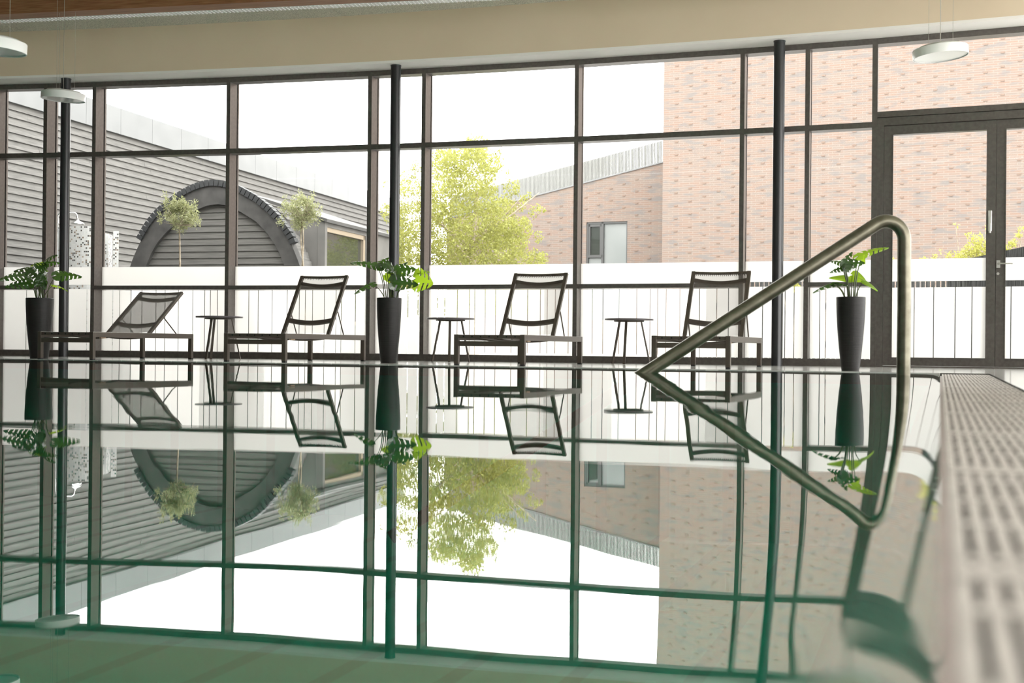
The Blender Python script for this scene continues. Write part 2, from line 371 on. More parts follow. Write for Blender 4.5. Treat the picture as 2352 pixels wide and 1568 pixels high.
# ceiling, fascia, soffit
def wallstrip(mb, off0, off1, z0, z1, xs=FX):
    """solid strip following the facade, between offsets and heights"""
    for a, b in zip(xs, xs[1:]):
        q = [(a, Yw(a)+off0), (b, Yw(b)+off0), (b, Yw(b)+off1), (a, Yw(a)+off1)]
        mb.prism([(p[0], p[1], z0) for p in q], (0, 0, z1-z0))
fs = MB(); wallstrip(fs, -.36, -.26, WH+.004, CEIL+.3); struct(fs.build('wall_front', M['fascia']), 'olive beige upper wall above the glazing')
so = MB(); wallstrip(so, -.362, .30, WH, WH+.03); wallstrip(so, -.26, .3, WH+.03, CEIL+.3)
struct(so.build('trim_3', M['soffit']), 'white soffit above the glazing')
ce = MB(); g = .012
px0 = P(240, 55, 15).x
jx = [px0+2.08*k for k in range(-3, 9)]
for a, b in zip(jx, jx[1:]):
    ys = [-6, -4.8, -3.6, -2.4, -1.2, 0, 1.2, 2.4, 3.6, 4.8, 6, 7.2, 8.4, 9.6, 10.8, 12.0, 16]
    for c, d in zip(ys, ys[1:]):
        if c == 0: continue      # unseen gap, added to let daylight down onto the pool
        ce.box(a+g/2, b-g/2, c+g/2, min(d-g/2, 15.5), CEIL, CEIL+.05)
struct(ce.build('ceiling', M['woodwool']), 'grey wood wool ceiling boards')
cs = MB(); cs.box(XL-2, XR+1, YB, 0, CEIL+.05, CEIL+.12); cs.box(XL-2, XR+1, 1.2, 16, CEIL+.05, CEIL+.12); struct(cs.build('ceiling', M['dark']), 'dark void above the ceiling boards')
# glulam beam along the glazing
ba, bb = P(0, 45, 15.2), P(1000, 4, 13.8)
def by(x): return ba.y + (bb.y-ba.y)*(x-ba.x)/(bb.x-ba.x)
BZ = P(500, 20, 0.5*(15.2+13.8)).z
BZ = 3.74
def place_on(px, py, z):
    r = ray(px, py); t = (z-CAMZ)/r.z; return Vector((r.x*t, r.y*t, z))
f0, f1 = place_on(0, 46, BZ), place_on(600, 18, BZ)    # far lower arris
b0 = place_on(0, 33, BZ)
dr = (f1-f0).normalized()
def ext(p, t): return p+dr*t
nrm = Vector((-dr.y, dr.x, 0)); wid = abs((f0-b0).dot(nrm))
BE = 11
q = [ext(f0, -3), ext(f0, BE), ext(f0, BE)-nrm*wid, ext(f0, -3)-nrm*wid]
bm = MB().prism(q, (0, 0, CEIL-BZ+.0)); tag(bm.build('ceiling_beam', M['beam'], bevel=.006), 'knotty brown laminated timber beam below the ceiling', 'beam')
q = [ext(f0, -3)+nrm*.004, ext(f0, BE)+nrm*.004, ext(f0, BE)+nrm*.13, ext(f0, -3)+nrm*.13]
sl = MB().prism(q, (0, 0, .05))
t = -3
while t < BE-.05:
    sl.prism([ext(f0, t)+nrm*.01+Vector((0, 0, -.006)), ext(f0, t+.02)+nrm*.01+Vector((0, 0, -.006)), ext(f0, t+.02)+nrm*.128+Vector((0, 0, -.006)), ext(f0, t)+nrm*.128+Vector((0, 0, -.006))], (0, 0, .007)); t += .045
tag(sl.build('ribbed_light_strip', M['white']), 'thin white ribbed strip fixed along the far side of the timber beam', 'strip')
# other walls, unseen and dark; openings in the right one added for daylight
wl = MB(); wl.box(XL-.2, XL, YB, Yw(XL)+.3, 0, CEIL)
struct(wl.build('wall_left', M['darkwall']))
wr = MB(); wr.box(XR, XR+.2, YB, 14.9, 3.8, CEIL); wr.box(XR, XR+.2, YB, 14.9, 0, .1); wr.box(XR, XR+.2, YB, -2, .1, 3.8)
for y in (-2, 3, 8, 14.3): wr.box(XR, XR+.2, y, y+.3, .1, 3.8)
struct(wr.build('wall_right', M['darkwall']))
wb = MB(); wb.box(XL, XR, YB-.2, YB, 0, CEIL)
struct(wb.build('wall_back', M['darkwall']))

# ================================================================= GLAZING
MW = .048; MD = .17
mull_px = [(-18, 500), (97.5, 500), (209.5, 500), (517.5, 500), (842.5, 500), (966, 500), (1317, 500), (1697.5, 500), (1847, 500), (2001, 500)]
MX = [onwall(px, 500).x for px, _ in mull_px]     # left edge of each inner face
def xat(px): return onwall(px, 740).x
def hat(px, py): return onwall(px, py).z
Z1, Z1t = .832, .880       # lower transom
ZF = 1.118                 # film top
Z2, Z2t = 2.476, 2.535     # upper transom
ZT = WH-.062               # underside of head
ZB = .075                  # top of sill rail
def seg(mb, x0, x1, z0, z1, o0=0, o1=MD):
    mb.prism([(x0, Yw(x0)+o0, z0), (x1, Yw(x1)+o0, z0), (x1, Yw(x1)+o1, z0), (x0, Yw(x0)+o1, z0)], (0, 0, z1-z0))
slits_all = [41, 67, 127, 181, 201, 241, 257, 283, 308.6, 341, 362, 393, 426.5, 454, 467, 483.6, 509, 556, 578, 610, 645, 673, 687, 703.6, 731, 758, 770, 803, 826.6,
  878, 924.6, 948, 993, 1010, 1039, 1067, 1079.5, 1103.7, 1127.6, 1164, 1202, 1231.6, 1247.6, 1266, 1296.7, 1352, 1376.7, 1414, 1455, 1486, 1503.6, 1523, 1555, 1600.5, 1640.6, 1667.7,
  1747, 1799, 1820, 1879.7, 1893.4, 1936.7, 1967]
def film_strips(mb, x0, x1, z0, z1, slits, o, tall=False):
    xs = sorted(xat(s) for s in slits); xs = [x for x in xs if x0+.03 < x < x1-.03]
    a = x0
    for x in xs+[x1]:
        b = x-.0045 if x != x1 else x1
        seg(mb, a, b, z0, z1, o, o+.0015); a = x+.0045
lab = ['narrow edge pane at the far left', 'narrow clear-gap bay behind the leftmost column', 'wide bay behind the flattest lounger', 'wide bay in front of the hut and second lounger',
       'narrow bay behind the middle column', 'wide bay in front of the green tree', 'wide bay where the brick tower begins', 'narrow bay behind the right column', 'bay beside the glazed doors']
notrans = (1, 4, 7)
for i in range(9):
    x0, x1 = MX[i], MX[i+1]; w = empty('window_%d' % (i+1), (0, 0, 0)); struct(w, 'dark framed glazing, ' + lab[i])
    mb = MB().box(0, 0, 0, 0, 0, 0) if 0 else MB()
    seg(mb, x0, x0+MW, .0, WH-.002); seg(mb, x0-.004, x0+MW+.004, 0, WH-.002, MD+.022, MD+.05)
    mb.build('mullion', M['alu'], w)
    a, b = x0+MW, x1
    mb = MB(); seg(mb, a, b, ZT, WH-.002); mb.build('head_rail', M['alu'], w)
    mb = MB(); seg(mb, a, b, Z2, Z2t); mb.build('upper_transom', M['alu'], w)
    mb = MB(); seg(mb, a, b, 0, ZB); mb.build('sill_rail', M['alu'], w)
    if i not in notrans:
        mb = MB(); seg(mb, a, b, Z1, Z1t); mb.build('lower_transom', M['alu'], w)
    mb = MB(); seg(mb, a, b, ZB-.01, ZT+.01, MD, MD+.008); mb.build('pane', M['glass'], w)
    mb = MB()
    zl = Z1-.004 if i not in notrans else Z1+.012
    film_strips(mb, a+.004, b-.004, ZB+.004, zl, slits_all, MD-.006)
    seg(mb, a+.004, b-.004, Z1t+.004 if i not in notrans else Z1t+.016, ZF, MD-.006, MD-.0045)
    f = mb.build('privacy_film', M['film'], w); f['label'] = 'white frosted film with clear vertical slits'
# extra bay at the far left, outside the frame, closes the wall
w = empty('window_10'); struct(w)
mb = MB(); seg(mb, XL, MX[0], ZB, ZT, MD, MD+.008); mb.build('pane', M['glass'], w)
mb = MB(); seg(mb, XL, MX[0], Z2, Z2t); seg(mb, XL, MX[0], ZT, WH); seg(mb, XL, MX[0], 0, ZB); seg(mb, XL, MX[0], Z1, Z1t); mb.build('window_frame', M['alu'], w)
mb = MB(); seg(mb, XL, MX[0], ZB, Z1, MD-.006, MD-.0045); mb.build('privacy_film', M['film'], w)
# doors
D0, DZ = MX[9], hat(2150, 262)
XD1 = onwall(2013, 500).x; XJ = onwall(2288, 500).x; XG0, XG1 = onwall(2044, 500).x, onwall(2267, 500).x; XH0 = onwall(2306, 500).x
dwid = XJ-XD1
ov = empty('window_11'); struct(ov, 'large overlight pane above the glazed doors')
mb = MB(); seg(mb, D0, D0+MW+.006, 0, WH-.002); mb.build('mullion', M['alu'], ov)
x2 = XJ+dwid+.1
mb = MB(); seg(mb, D0+MW, x2, ZT, WH-.002); mb.build('head_rail', M['alu'], ov)
mb = MB(); seg(mb, D0+MW, x2, DZ-.0, DZ+.058); mb.build('upper_transom', M['alu'], ov)
mb = MB(); seg(mb, D0+MW, x2, DZ+.05, ZT+.01, MD, MD+.008); mb.build('pane', M['glass'], ov)
tr_ = MB(); seg(tr_, XD1+.0, x2, DZ-.085, DZ-.004, .02, MD); seg(tr_, D0+MW+.006, XD1+.07, 0, DZ-.004, .02, MD); seg(tr_, D0+MW+.006, x2, 0, .012, -.01, MD)
struct(tr_.build('trim_4', M['alu']), 'dark metal door casing')
def door(idx, xa, xb, label, slit):
    d = empty('door_%d' % idx); struct(d, label)
    fo = .035; sw = XG0-XD1-.045
    zt = DZ-.09; zb = .015
    mb = MB(); seg(mb, xa+.002, xa+.085, zb, zt, fo, MD); seg(mb, xb-.085, xb-.002, zb, zt, fo, MD); seg(mb, xa+.085, xb-.085, zt-.085, zt, fo, MD); seg(mb, xa+.085, xb-.085, zb, .09, fo, MD)
    for q, z in ((xa+.085, 0), (xb-.093, 0)): seg(mb, q, q+.008, .09, zt-.085, fo-.01, fo)
    seg(mb, xa+.085, xb-.085, zt-.093, zt-.085, fo-.01, fo); seg(mb, xa+.085, xb-.085, .09, .098, fo-.01, fo)
    mb.build('leaf_frame', M['alu'], d)
    mb = MB(); seg(mb, xa+.08, xb-.08, .085, zt-.08, MD-.05, MD-.042); mb.build('pane', M['glass'], d)
    mb = MB(); zl = .822
    film_strips(mb, xa+.088, xb-.088, .1, zl, slit, MD-.056)
    seg(mb, xa+.088, xb-.088, .885, 1.115, MD-.056, MD-.0545); mb.build('privacy_film', M['film'], d)
    return d
d1 = door(1, XD1+.07, XJ, 'left dark framed glass door leaf with upright lever bolt', [2099, 2144, 2193.7, 2232.6])
d2 = door(2, XJ, XJ+dwid-.02, 'right dark framed glass door leaf with horizontal handle', [2323, 2380, 2420])
def on(px, py, off): return onwall(px, py, off)
p = on(2273.5, 508, .03)
mb = MB().box(p.x-.018, p.x+.018, p.y-.012, p.y, hat(2273, 530), hat(2273, 483)); mb.box(p.x-.013, p.x+.013, p.y-.03, p.y-.012, hat(2273, 515), hat(2273, 496)); mb.box(p.x-.012, p.x+.01, p.y-.035, p.y-.02, hat(2273, 535), hat(2273, 512))
h = mb.build('door_bolt', M['satin'], d1, bevel=.002); h['label'] = 'satin metal lever bolt'
p = on(2289, 606, .03); z = hat(2289, 606)
mb = MB().box(p.x-.002, p.x+.034, p.y-.01, p.y+.004, z-.038, z+.038); mb.tube([(p.x+.015, p.y, z+.004), (p.x+.015, p.y-.045, z+.004), (p.x+.03, p.y-.052, z+.004), (p.x+.15, p.y-.05, z+.003)], .0085, 10)
h = mb.build('door_handle', M['satin'], d2, smooth=True); h['label'] = 'satin metal lever handle'
mb = MB(); zc = hat(2289, 628)
mb.lathe([(.014, 0), (.014, .008)], (0, 0, 0), 20); cy = mb.build('lock_cylinder', M['satin'], d2); cy.rotation_euler = (math.pi/2, 0, 0); cy.location = (p.x+.014, p.y+.004, zc)

# ================================================================= COLUMNS
for px, off, lb in ((149, -.19, 'slim black round steel column, leftmost, behind the flattest lounger'), (906.5, -.17, 'slim black round steel column behind the middle potted plant'), (1787.5, -.16, 'slim black round steel column right of the fourth lounger')):
    p = onwall(px, 450, off-.06); r = .0585
    o = MB().lathe([(r, 0), (r, .002), (r, WH-.012), (r+.004, WH-.012), (r+.004, WH)], (0, 0, 0), 36).build('steel_column', M['column'], smooth=True)
    o.location = (p.x, p.y, 0); tag(o, lb, 'column', 'steel columns along the glazing')

# ================================================================= PENDANT LAMPS
def lamp(px, py, d, rad, label, tilt=(0, 0), wires=True):
    p = P(px, py, d); root = empty('pendant_lamp', p); tag(root, label, 'lamp', 'round pendant lamps')
    k = rad
    rim = MB().lathe([(k*.96, -.035), (k, -.035), (k, .035), (k*.985, .04), (k*.8, .04), (k*.8, .034), (k*.95, .03), (k*.95, -.03)], (0, 0, 0), 64, cap=False)
    rim.f.append
    a = rim.build('lamp_rim', M['white'], root, smooth=True)
    b = MB().lathe([(.001, .062), (k*.76, .062), (k*.8, .055), (k*.8, .034), (.001, .034)], (0, 0, 0), 64).build('lamp_canopy', M['satin2'], root, smooth=True)
    c = MB().lathe([(.001, -.028), (k*.955, -.028), (k*.955, -.022), (.001, -.022)], (0, 0, 0), 64).build('lamp_diffuser', M['acryl'], root, smooth=True)
    for o in (a, b, c): o.rotation_euler = (math.radians(tilt[0]), math.radians(tilt[1]), 0)
    top = CEIL-p.z
    for q, rr in ((0, .0022), (1, .0016), (2, .0016), (3, .0016)):
        an = 2*math.pi*q/3+.5; s = 0 if q == 0 else k*.5
        w = MB().tube([(s*math.cos(an), s*math.sin(an), .06), (s*math.cos(an), s*math.sin(an), top)], rr, 6).build('cable', M['wire'], root)
    return root
M['satin2'] = mat('grey_lacquer', (.45, .45, .42), .4)
m = M['acryl'] = mat('prismatic_acrylic', (.75, .75, .73), .12); 
lamp(145.5, 222, 14.9, .231, 'round white pendant lamp hanging before the leftmost column', (0, 4))
lamp(2160, 122, 11.9, .232, 'round white pendant lamp hanging above the glazed doors', (0, -5))
lamp(-18, 106, 10.2, .245, 'round white pendant lamp cut off by the left edge of the photo', (0, 4))

# ================================================================= LOUNGERS
LH = .28; LW = .685; LL = 1.72
def lounger_root(): return empty('sun_lounger')
def make_lounger(ang, thin=False):
    """local axes: x to the right along the foot end, y towards the head end, z up"""
    r = lounger_root(); t = .042; h = .035
    mb = MB()
    mb.box(0, t*.7, 0, LL, LH-h-.018, LH); mb.box(LW-t*.7, LW, 0, LL, LH-h-.018, LH)
    mb.box(t*.7, LW-t*.7, LL-t, LL, LH-h, LH-.003)
    mb.box(t*.7, LW-t*.7, .004, t*.6, LH-.106, LH-.060)
    o = mb.build('side_frame', M['aluc'], r, bevel=.003)
    for x in (0, LW-t):
        for y in (0, LL-t):
            hh = LH if y > 0 or 1 else LH
            MB().box(x-.0006, x+t+.0006, y-.0006, y+t+.0006, .012, LH+.0006).build('leg', M['aluc'], r, bevel=.003)
            MB().box(x+.002, x+t-.002, y+.002, y+t-.002, 0, .012).build('foot_cap', M['rubber'], kids(r)[-1] if 0 else r)
    # foot rail with lacing eyelets
    mb = MB().box(t, LW-t, .006, .028, LH-.034, LH-.003); mb.build('foot_rail', M['aluc'], r)
    fr_ = bpy.data.objects[kids(r)[-1].name]
    for o_ in kids(r):
        if o_.name.startswith('foot_rail'): fr_ = o_
    for k in range(7):
        x = t+.05+k*(LW-2*t-.1)/6; MB().tube([(x, .0045, LH-.019), (x, .0065, LH-.019)], .0075, 10).build('eyelet', M['dark'], fr_)
    # sagging seat sling from foot end to hinge
    HY = LL*.58; n = 14; mb = MB(); vs = []
    ys = [.03+(HY-.03)*j/16 for j in range(17)]
    for y in ys:
        for i in range(n+1):
            x = t*.7+(LW-1.4*t)*i/n; s = math.sin(math.pi*i/n); vs.append((x, y, LH-.006-.018*s))
    k = n+1; fsx = [(j*k+i, j*k+i+1, (j+1)*k+i+1, (j+1)*k+i) for j in range(16) for i in range(n)]
    mb.add(vs, fsx); mb.build('seat_sling', M['meshd'], r, smooth=True)
    for y in (.45, .95, HY+.02):   # bowed cross bars under the sling
        pts = [(t*.7+(LW-1.4*t)*i/12, y, LH-.03-.030*math.sin(math.pi*i/12)) for i in range(13)]
        MB().tube(pts, .009, 8).build('cross_bar', M['aluc'], r, smooth=True)
    MB().box(LW-.05, LW-.028, .16, .24, LH-.062, LH-.047).build('care_tag', M['card'], r)
    # backrest
    BL = .765; hy, hz = HY, LH-.018; ca, sa = math.cos(math.radians(ang)), math.sin(math.radians(ang))
    def bp(x, s, n_=0): return Vector((x, hy+s*ca-n_*sa, hz+s*sa+n_*ca))
    xi0, xi1 = t*.7+.030, LW-t*.7-.030
    br_ = MB(); w = .034; nvec = Vector((0, -sa, ca))
    br_.bar(bp(xi0+w/2, -.01), bp(xi0+w/2, BL), w, .03, nvec); br_.bar(bp(xi1-w/2, -.01), bp(xi1-w/2, BL), w, .03, nvec)
    def arc(s, hgt, sag, dz, wd=.022):
        pts = [(xi0+w+(xi1-xi0-2*w)*i/14, sag*math.sin(math.pi*i/14)) for i in range(15)]
        q = [bp(x, s-g_-hgt/2, dz-g_*.5) for x, g_ in pts]; q2 = [bp(x, s-g_+hgt/2, dz-g_*.5) for x, g_ in pts]
        vs = q+q2; m_ = len(pts); vs2 = [v+nvec*wd*-1 for v in vs]
        fsx = []
        for i in range(m_-1):
            fsx += [(i, i+1, m_+i+1, m_+i), (2*m_+i, 3*m_+i, 3*m_+i+1, 2*m_+i+1), (i, 2*m_+i, 2*m_+i+1, i+1), (m_+i, m_+i+1, 3*m_+i+1, 3*m_+i)]
        br_.add(vs+vs2, fsx)
    arc(BL-.008, .018, .006, .008); arc(BL-.095, .040, .026, .004); arc(.20, .048, .024, .004)
    br = br_.build('backrest_frame', M['aluc'], r, bevel=0)
    vs = []; mb = MB(); nn = 10
    for j in range(nn+1):
        for i in range(nn+1):
            s = .03+(BL-.05)*j/nn; x = xi0+w*.8+(xi1-xi0-1.6*w)*i/nn
            vs.append(bp(x, s, .013-.015*math.sin(math.pi*i/nn)))
    mb.add(vs, [(j*(nn+1)+i, j*(nn+1)+i+1, (j+1)*(nn+1)+i+1, (j+1)*(nn+1)+i) for j in range(nn) for i in range(nn)])
    mb.build('backrest_sling', M['mesh'] if ang > 50 else M['meshl'], r, smooth=True)
    mb = MB()      # zigzag lacing under the top bar
    q = 26
    for i in range(q):
        xa = xi0+w+(xi1-xi0-2*w)*i/q; xb = xi0+w+(xi1-xi0-2*w)*(i+1)/q; sg = .006*math.sin(math.pi*i/q)
        mb.bar(bp(xa, BL-.018-sg, .002), bp(xb, BL-.044-sg, .002), .004, .006, nvec); 
    mb.build('top_lacing', M['aluc'], r)
    for x in (xi0+.004, xi1-.004):
        a = bp(x, BL*.42, -.02); b = Vector((x, min(LL-.12, a.y+.16+(.12 if ang < 50 else 0)), LH-.045))
        MB().tube([a, b], .0065, 8).build('support_strut', M['aluc'], r, smooth=True)
    return r
M['meshl'] = film('sling_mesh_flat', .80, (.26, .24, .22), (.22, .205, .19), .5)
def place_lounger(r, px, d, deg):
    p = G(px, d)   # near right foot
    # length direction in (right, depth) -> world
    a = math.radians(deg); lx = R0*math.sin(a)+A*math.cos(a); rz = math.atan2(-lx.x, lx.y)
    wv = Vector((math.cos(rz), math.sin(rz), 0)); o = p-wv*LW
    r.location = (o.x, o.y, 0); r.rotation_euler = (0, 0, rz)
LG = 'sun loungers in a row along the glazing'
l1 = make_lounger(38); place_lounger(l1, 213, 13.75, 21.5); tag(l1, 'dark metal sun lounger with its back laid lowest, leftmost in the row', 'sun lounger', LG)
l2 = make_lounger(57); place_lounger(l2, 655, 13.3, 20.5); tag(l2, 'dark metal sun lounger with raised mesh back, just left of the middle potted plant', 'sun lounger', LG)
l3 = copy_tree(l2); place_lounger(l3, 1204, 12.4, 20.5); tag(l3, 'dark metal sun lounger with raised mesh back, between two round side tables', 'sun lounger', LG)
l4 = copy_tree(l2); place_lounger(l4, 1677, 11.75, 19); tag(l4, 'dark metal sun lounger with raised mesh back, partly behind the steel handrail', 'sun lounger', LG)

# ================================================================= SIDE TABLES
def make_table():
    r = empty('side_table'); H = .472
    MB().lathe([(.25, H-.018), (.252, H-.014), (.252, H-.003), (.249, H)], (0, 0, 0), 56).build('tabletop', M['tabletop'], r, smooth=True)
    MB().tube([(.15*math.cos(a), .15*math.sin(a), H-.026) for a in [2*math.pi*k/32 for k in range(33)]], .007, 8).build('support_ring', M['aluc'], r, smooth=True)
    for k in range(3):
        a = 2*math.pi*k/3
        c, s = math.cos(a), math.sin(a)
        MB().bar((c*.13, s*.13, H-.02), (c*.228, s*.228, 0.004), .026, .012, (c, s, 0)).build('leg', M['aluc'], r, bevel=.002)
    return r
TG = 'round side tables between the loungers'
tb = make_table()
for i, (px, d, rz, lb) in enumerate(((503, 14.95, 22, 'round side table with three splayed legs, between the two leftmost loungers'), (1034, 14.7, 47, 'round side table with three splayed legs, right of the middle potted plant'), (1444, 14.25, 30, 'round side table with three splayed legs, left of the handrail end'))):
    t = tb if i == 0 else copy_tree(tb)
    t.location = G(px, d); t.rotation_euler = (0, 0, math.radians(rz)); tag(t, lb, 'side table', TG)

# ================================================================= POTTED MONSTERAS
def leaf_mesh(L_, Wd, lobes, droop, fold, twist=0):
    """split leaf: along +x, in xy plane, curved down along the rib"""
    nt, ns = 44, 7; mb = MB(); idx = {}
    def wprof(t): return Wd*.5*(min(1, (t/.16))**.55)*(max(0, 1-t)**.62)*1.28 if t > 0 else Wd*.08
    def pt(t, s):
        u = abs(s); sg = 1 if s >= 0 else -1
        x = t*L_ - u*u*L_*.10 + (u*.10*L_ if t < .1 else 0)*-1; x += u*.12*L_*(t-.0)
        yv = sg*u*wprof(t); z = -droop*L_*t*t + fold*u*Wd*.5 - droop*.7*Wd*u*u + .01*math.sin(t*9+sg)*L_*.3*u
        return (x, yv, z)
    for side in (1, -1):
        ph = random.random()*.3
        for i in range(nt):
            t0, t1 = i/nt, (i+1)/nt; tm = (t0+t1)/2
            for j in range(ns):
                s0, s1 = j/ns, (j+1)/ns
                if lobes:
                    q = (tm*lobes+ph+ s0*.25) % 1
                    if .14 < tm < .9 and s0 > .27 and q < .3: continue
                k = len(mb.v)
                vs = [pt(t0, side*s0), pt(t1, side*s0), pt(t1, side*s1), pt(t0, side*s1)]
                mb.v += vs; mb.f.append((k, k+1, k+2, k+3) if side > 0 else (k+3, k+2, k+1, k))
    return mb
def weld(o):
    import bmesh
    b = bmesh.new(); b.from_mesh(o.data); bmesh.ops.remove_doubles(b, verts=b.verts, dist=1e-4); b.to_mesh(o.data); b.free()
def monstera(px, d, pot, leaves, label):
    """pot: rim y, radii; leaves: (base px,py, tip px,py, width px, tilt roll deg, depth offset, lime)"""
    g = G(px, d); r = empty('potted_monstera', g); tag(r, label, 'potted plant', 'monstera plants in tall black pots')
    hgt = P(px, pot[0], d).z; R1 = pot[1]*d/F; Rb = pot[2]*d/F
    prof = [(Rb*.98, 0), (Rb, .006)]
    for k in range(1, 13):
        u = k/12; prof.append((Rb+(R1-Rb)*(1-(1-u)**1.7)*1.0, u*hgt))
    prof += [(R1-.004, hgt+.003), (R1-.012, hgt), (R1-.014, hgt-.04), (.002, hgt-.04)]
    po = MB().lathe(prof, (0, 0, 0), 48).build('pot', M['pot'], r, smooth=True)
    MB().lathe([(R1-.016, hgt-.052), (R1-.016, hgt-.036), (.02, hgt-.032)], (0, 0, 0), 32).build('soil', M['soil'], r, smooth=True)
    core = Vector((0, 0, hgt-.04))
    for (bx, by_, tx, ty, wpx, rl, dz, lime) in leaves:
        b = P(bx, by_, d+dz)-g; t = P(tx, ty, d+dz*.6-.02)-g
        ln = (t-b).length; mb = leaf_mesh(ln, wpx*d/F, 0 if lime == 2 else max(4, min(6, int(ln/.040))), .28, .25)
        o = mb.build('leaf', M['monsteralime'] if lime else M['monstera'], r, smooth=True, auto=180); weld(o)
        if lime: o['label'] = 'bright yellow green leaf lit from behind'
        X = (t-b).normalized(); 
        # leaf normal: up tilted about its axis by rl
        Zr = (UP*.45 - A*.75 if False else UP); Zv = (Zr - X*Zr.dot(X)).normalized(); Zv = Quaternion(X, math.radians(rl)) @ Zv; Yv = Zv.cross(X)
        mt = Matrix(((X.x, Yv.x, Zv.x, b.x), (X.y, Yv.y, Zv.y, b.y), (X.z, Yv.z, Zv.z, b.z), (0, 0, 0, 1))); o.matrix_local = mt
        s0 = core + Vector((max(-R1*.55, min(R1*.55, b.x*.35)), random.uniform(-.02, .02), 0)); out = b - s0
        pts = []
        for k in range(9):
            u = k/8; q = s0.lerp(b, u); q.z += .10*out.length*math.sin(math.pi*u)*.6; q.x -= out.x*.22*math.sin(math.pi*u); pts.append(q)
        MB().tube(pts, [.0055-.0025*k/8 for k in range(9)], 8).build('stem', M['stem'], r, smooth=True)
    return r
# plant at the left
monstera(90, 14.85, (685, 31, 20), [
  (60, 632, 2, 630, 34, 35, -.05, 0), (78, 617, 34, 612, 34, -25, .1, 0), (70, 650, 18, 652, 26, 60, -.12, 0), (98, 604, 70, 604, 20, 20, .1, 1),
  (104, 600, 124, 580, 30, 40, .05, 0), (104, 606, 136, 596, 22, -30, -.05, 0), (130, 632, 187, 624, 34, -40, -.1, 0), (122, 655, 157, 658, 20, -15, .05, 1),
  (96, 632, 112, 662, 42, 70, -.2, 0), (88, 618, 106, 606, 36, -60, -.1, 0), (92, 628, 106, 616, 26, 20, .1, 1), (85, 640, 108, 650, 34, -70, -.18, 0), (66, 622, 92, 636, 30, 50, -.1, 0),
  ], 'monstera plant in tall black tapering pot, behind the leftmost lounger')
monstera(892.5, 13.6, (684.5, 28.5, 18.5), [
  (872, 612, 812, 592, 26, 40, -.05, 0), (866, 610, 890, 586, 20, -30, .05, 0), (857, 652, 814, 664, 22, 30, -.1, 0), (900, 620, 872, 600, 24, 60, .0, 0),
  (912, 622, 952, 612, 34, -60, -.1, 0), (905, 624, 928, 598, 22, 50, .05, 0), (902, 648, 958, 650, 36, -75, -.15, 0), (898, 625, 926, 620, 18, 20, .02, 1),
  (955, 640, 994, 646, 58, -62, -.1, 1), (885, 632, 900, 648, 18, 60, .08, 2), (888, 606, 912, 628, 26, 60, -.1, 0), (918, 628, 946, 626, 22, -20, .1, 0),
  (960, 624, 985, 618, 20, 30, -.1, 1)],
  'monstera plant in tall black tapering pot, in front of the middle column')
monstera(1953, 11.4, (682.7, 33, 20), [
  (1972, 588, 2036, 555, 26, 40, -.05, 1), (1980, 588, 1956, 578, 14, 10, .1, 1), (1980, 588, 1983, 605, 14, 60, .02, 2), (1936, 610, 1950, 578, 26, -60, -.05, 0),
  (1938, 606, 1908, 592, 20, 30, .05, 0), (1940, 608, 1980, 600, 28, -70, -.1, 0), (1935, 616, 1905, 620, 20, 40, -.08, 0), (1942, 614, 1964, 606, 26, 60, -.12, 0),
  (1950, 640, 1912, 630, 22, -50, .08, 2), (1958, 632, 1988, 640, 30, 60, .06, 2), (1918, 652, 1866, 660, 20, 30, -.1, 0), (1915, 652, 1944, 648, 18, -20, -.1, 0),
  (1984, 646, 2020, 660, 18, 40, -.05, 2), (1938, 612, 1956, 590, 24, 30, -.02, 0)],
  'monstera plant in tall black tapering pot, beside the glazed doors')

# ================================================================= HANDRAIL
HD = 9.9
def hp(px, py): return P(px, py, HD)
base = hp(2075, Hz(2075)+547/HD)
RB = 41.6
pts = [Vector((base.x, base.y, -1.2)), Vector((base.x, base.y, .2)), hp(2077, 700), hp(2077, 560)]
for k in range(17):
    a = math.radians(122.8*k/16); pts.append(hp(2077-RB+RB*math.cos(a), 508+RB-RB*math.sin(a)))
q1 = hp(1848, 621); q2 = hp(1600, 781)
pts += [hp(1960, 548.8), q1, q2, q2+(q2-q1).normalized()*2.6]
hr = MB().tube(pts, .0485, 28).build('pool_handrail', M['steel'], smooth=True); tag(hr, 'bent brushed steel handrail rising out of the pool water', 'handrail')

# ================================================================= OUTSIDE
gd = MB(); gd.box(-60, 60, Yw(XL)+.35, 90, -.12, -.02); struct(gd.build('outdoor_ground', M['paving']), 'pale outdoor paving beyond the glazing')
def cd(p): return Vector((R0.dot(p), A.dot(p)))       # world -> (right, depth)
def W2(r, d, z=0): v = R0*r+A*d; return Vector((v.x, v.y, z))
# --- timber building
TD = (R0*.243+A).normalized(); TN = Vector((TD.y, -TD.x, 0))   # faces right/towards us
tb0 = W2((20-1176)/F*21.5, 21.5); tb_root = empty('timber_building', tb0, math.atan2(TD.y, TD.x))
tag(tb_root, 'long low building clad in weathered grey horizontal boards with a pale metal roof edge', 'building')
TH_ = 4.0; TL0, TL1 = -6, 19.5; mb = MB(); bh = .118; z = 0; k = 0
while z < TH_:
    # wedge board, local: x along, -y towards viewer side
    cuts = [TL0] + sorted(random.uniform(TL0+1, TL1-1) for _ in range(5)) + [TL1]
    for a, b in zip(cuts, cuts[1:]):
        j = random.uniform(0, .004)
        y0 = -.036-j; zt_ = min(z+bh+.01, TH_)
        mb.add([(a, y0, z), (b-.004, y0, z), (b-.004, -.008-j, zt_), (a, -.008-j, zt_), (a, 0, z), (b-.004, 0, z), (b-.004, 0.0, zt_), (a, 0.0, zt_)],
               [(0, 1, 2, 3), (4, 5, 1, 0), (3, 2, 6, 7), (0, 3, 7, 4), (1, 5, 6, 2)])
    z += bh
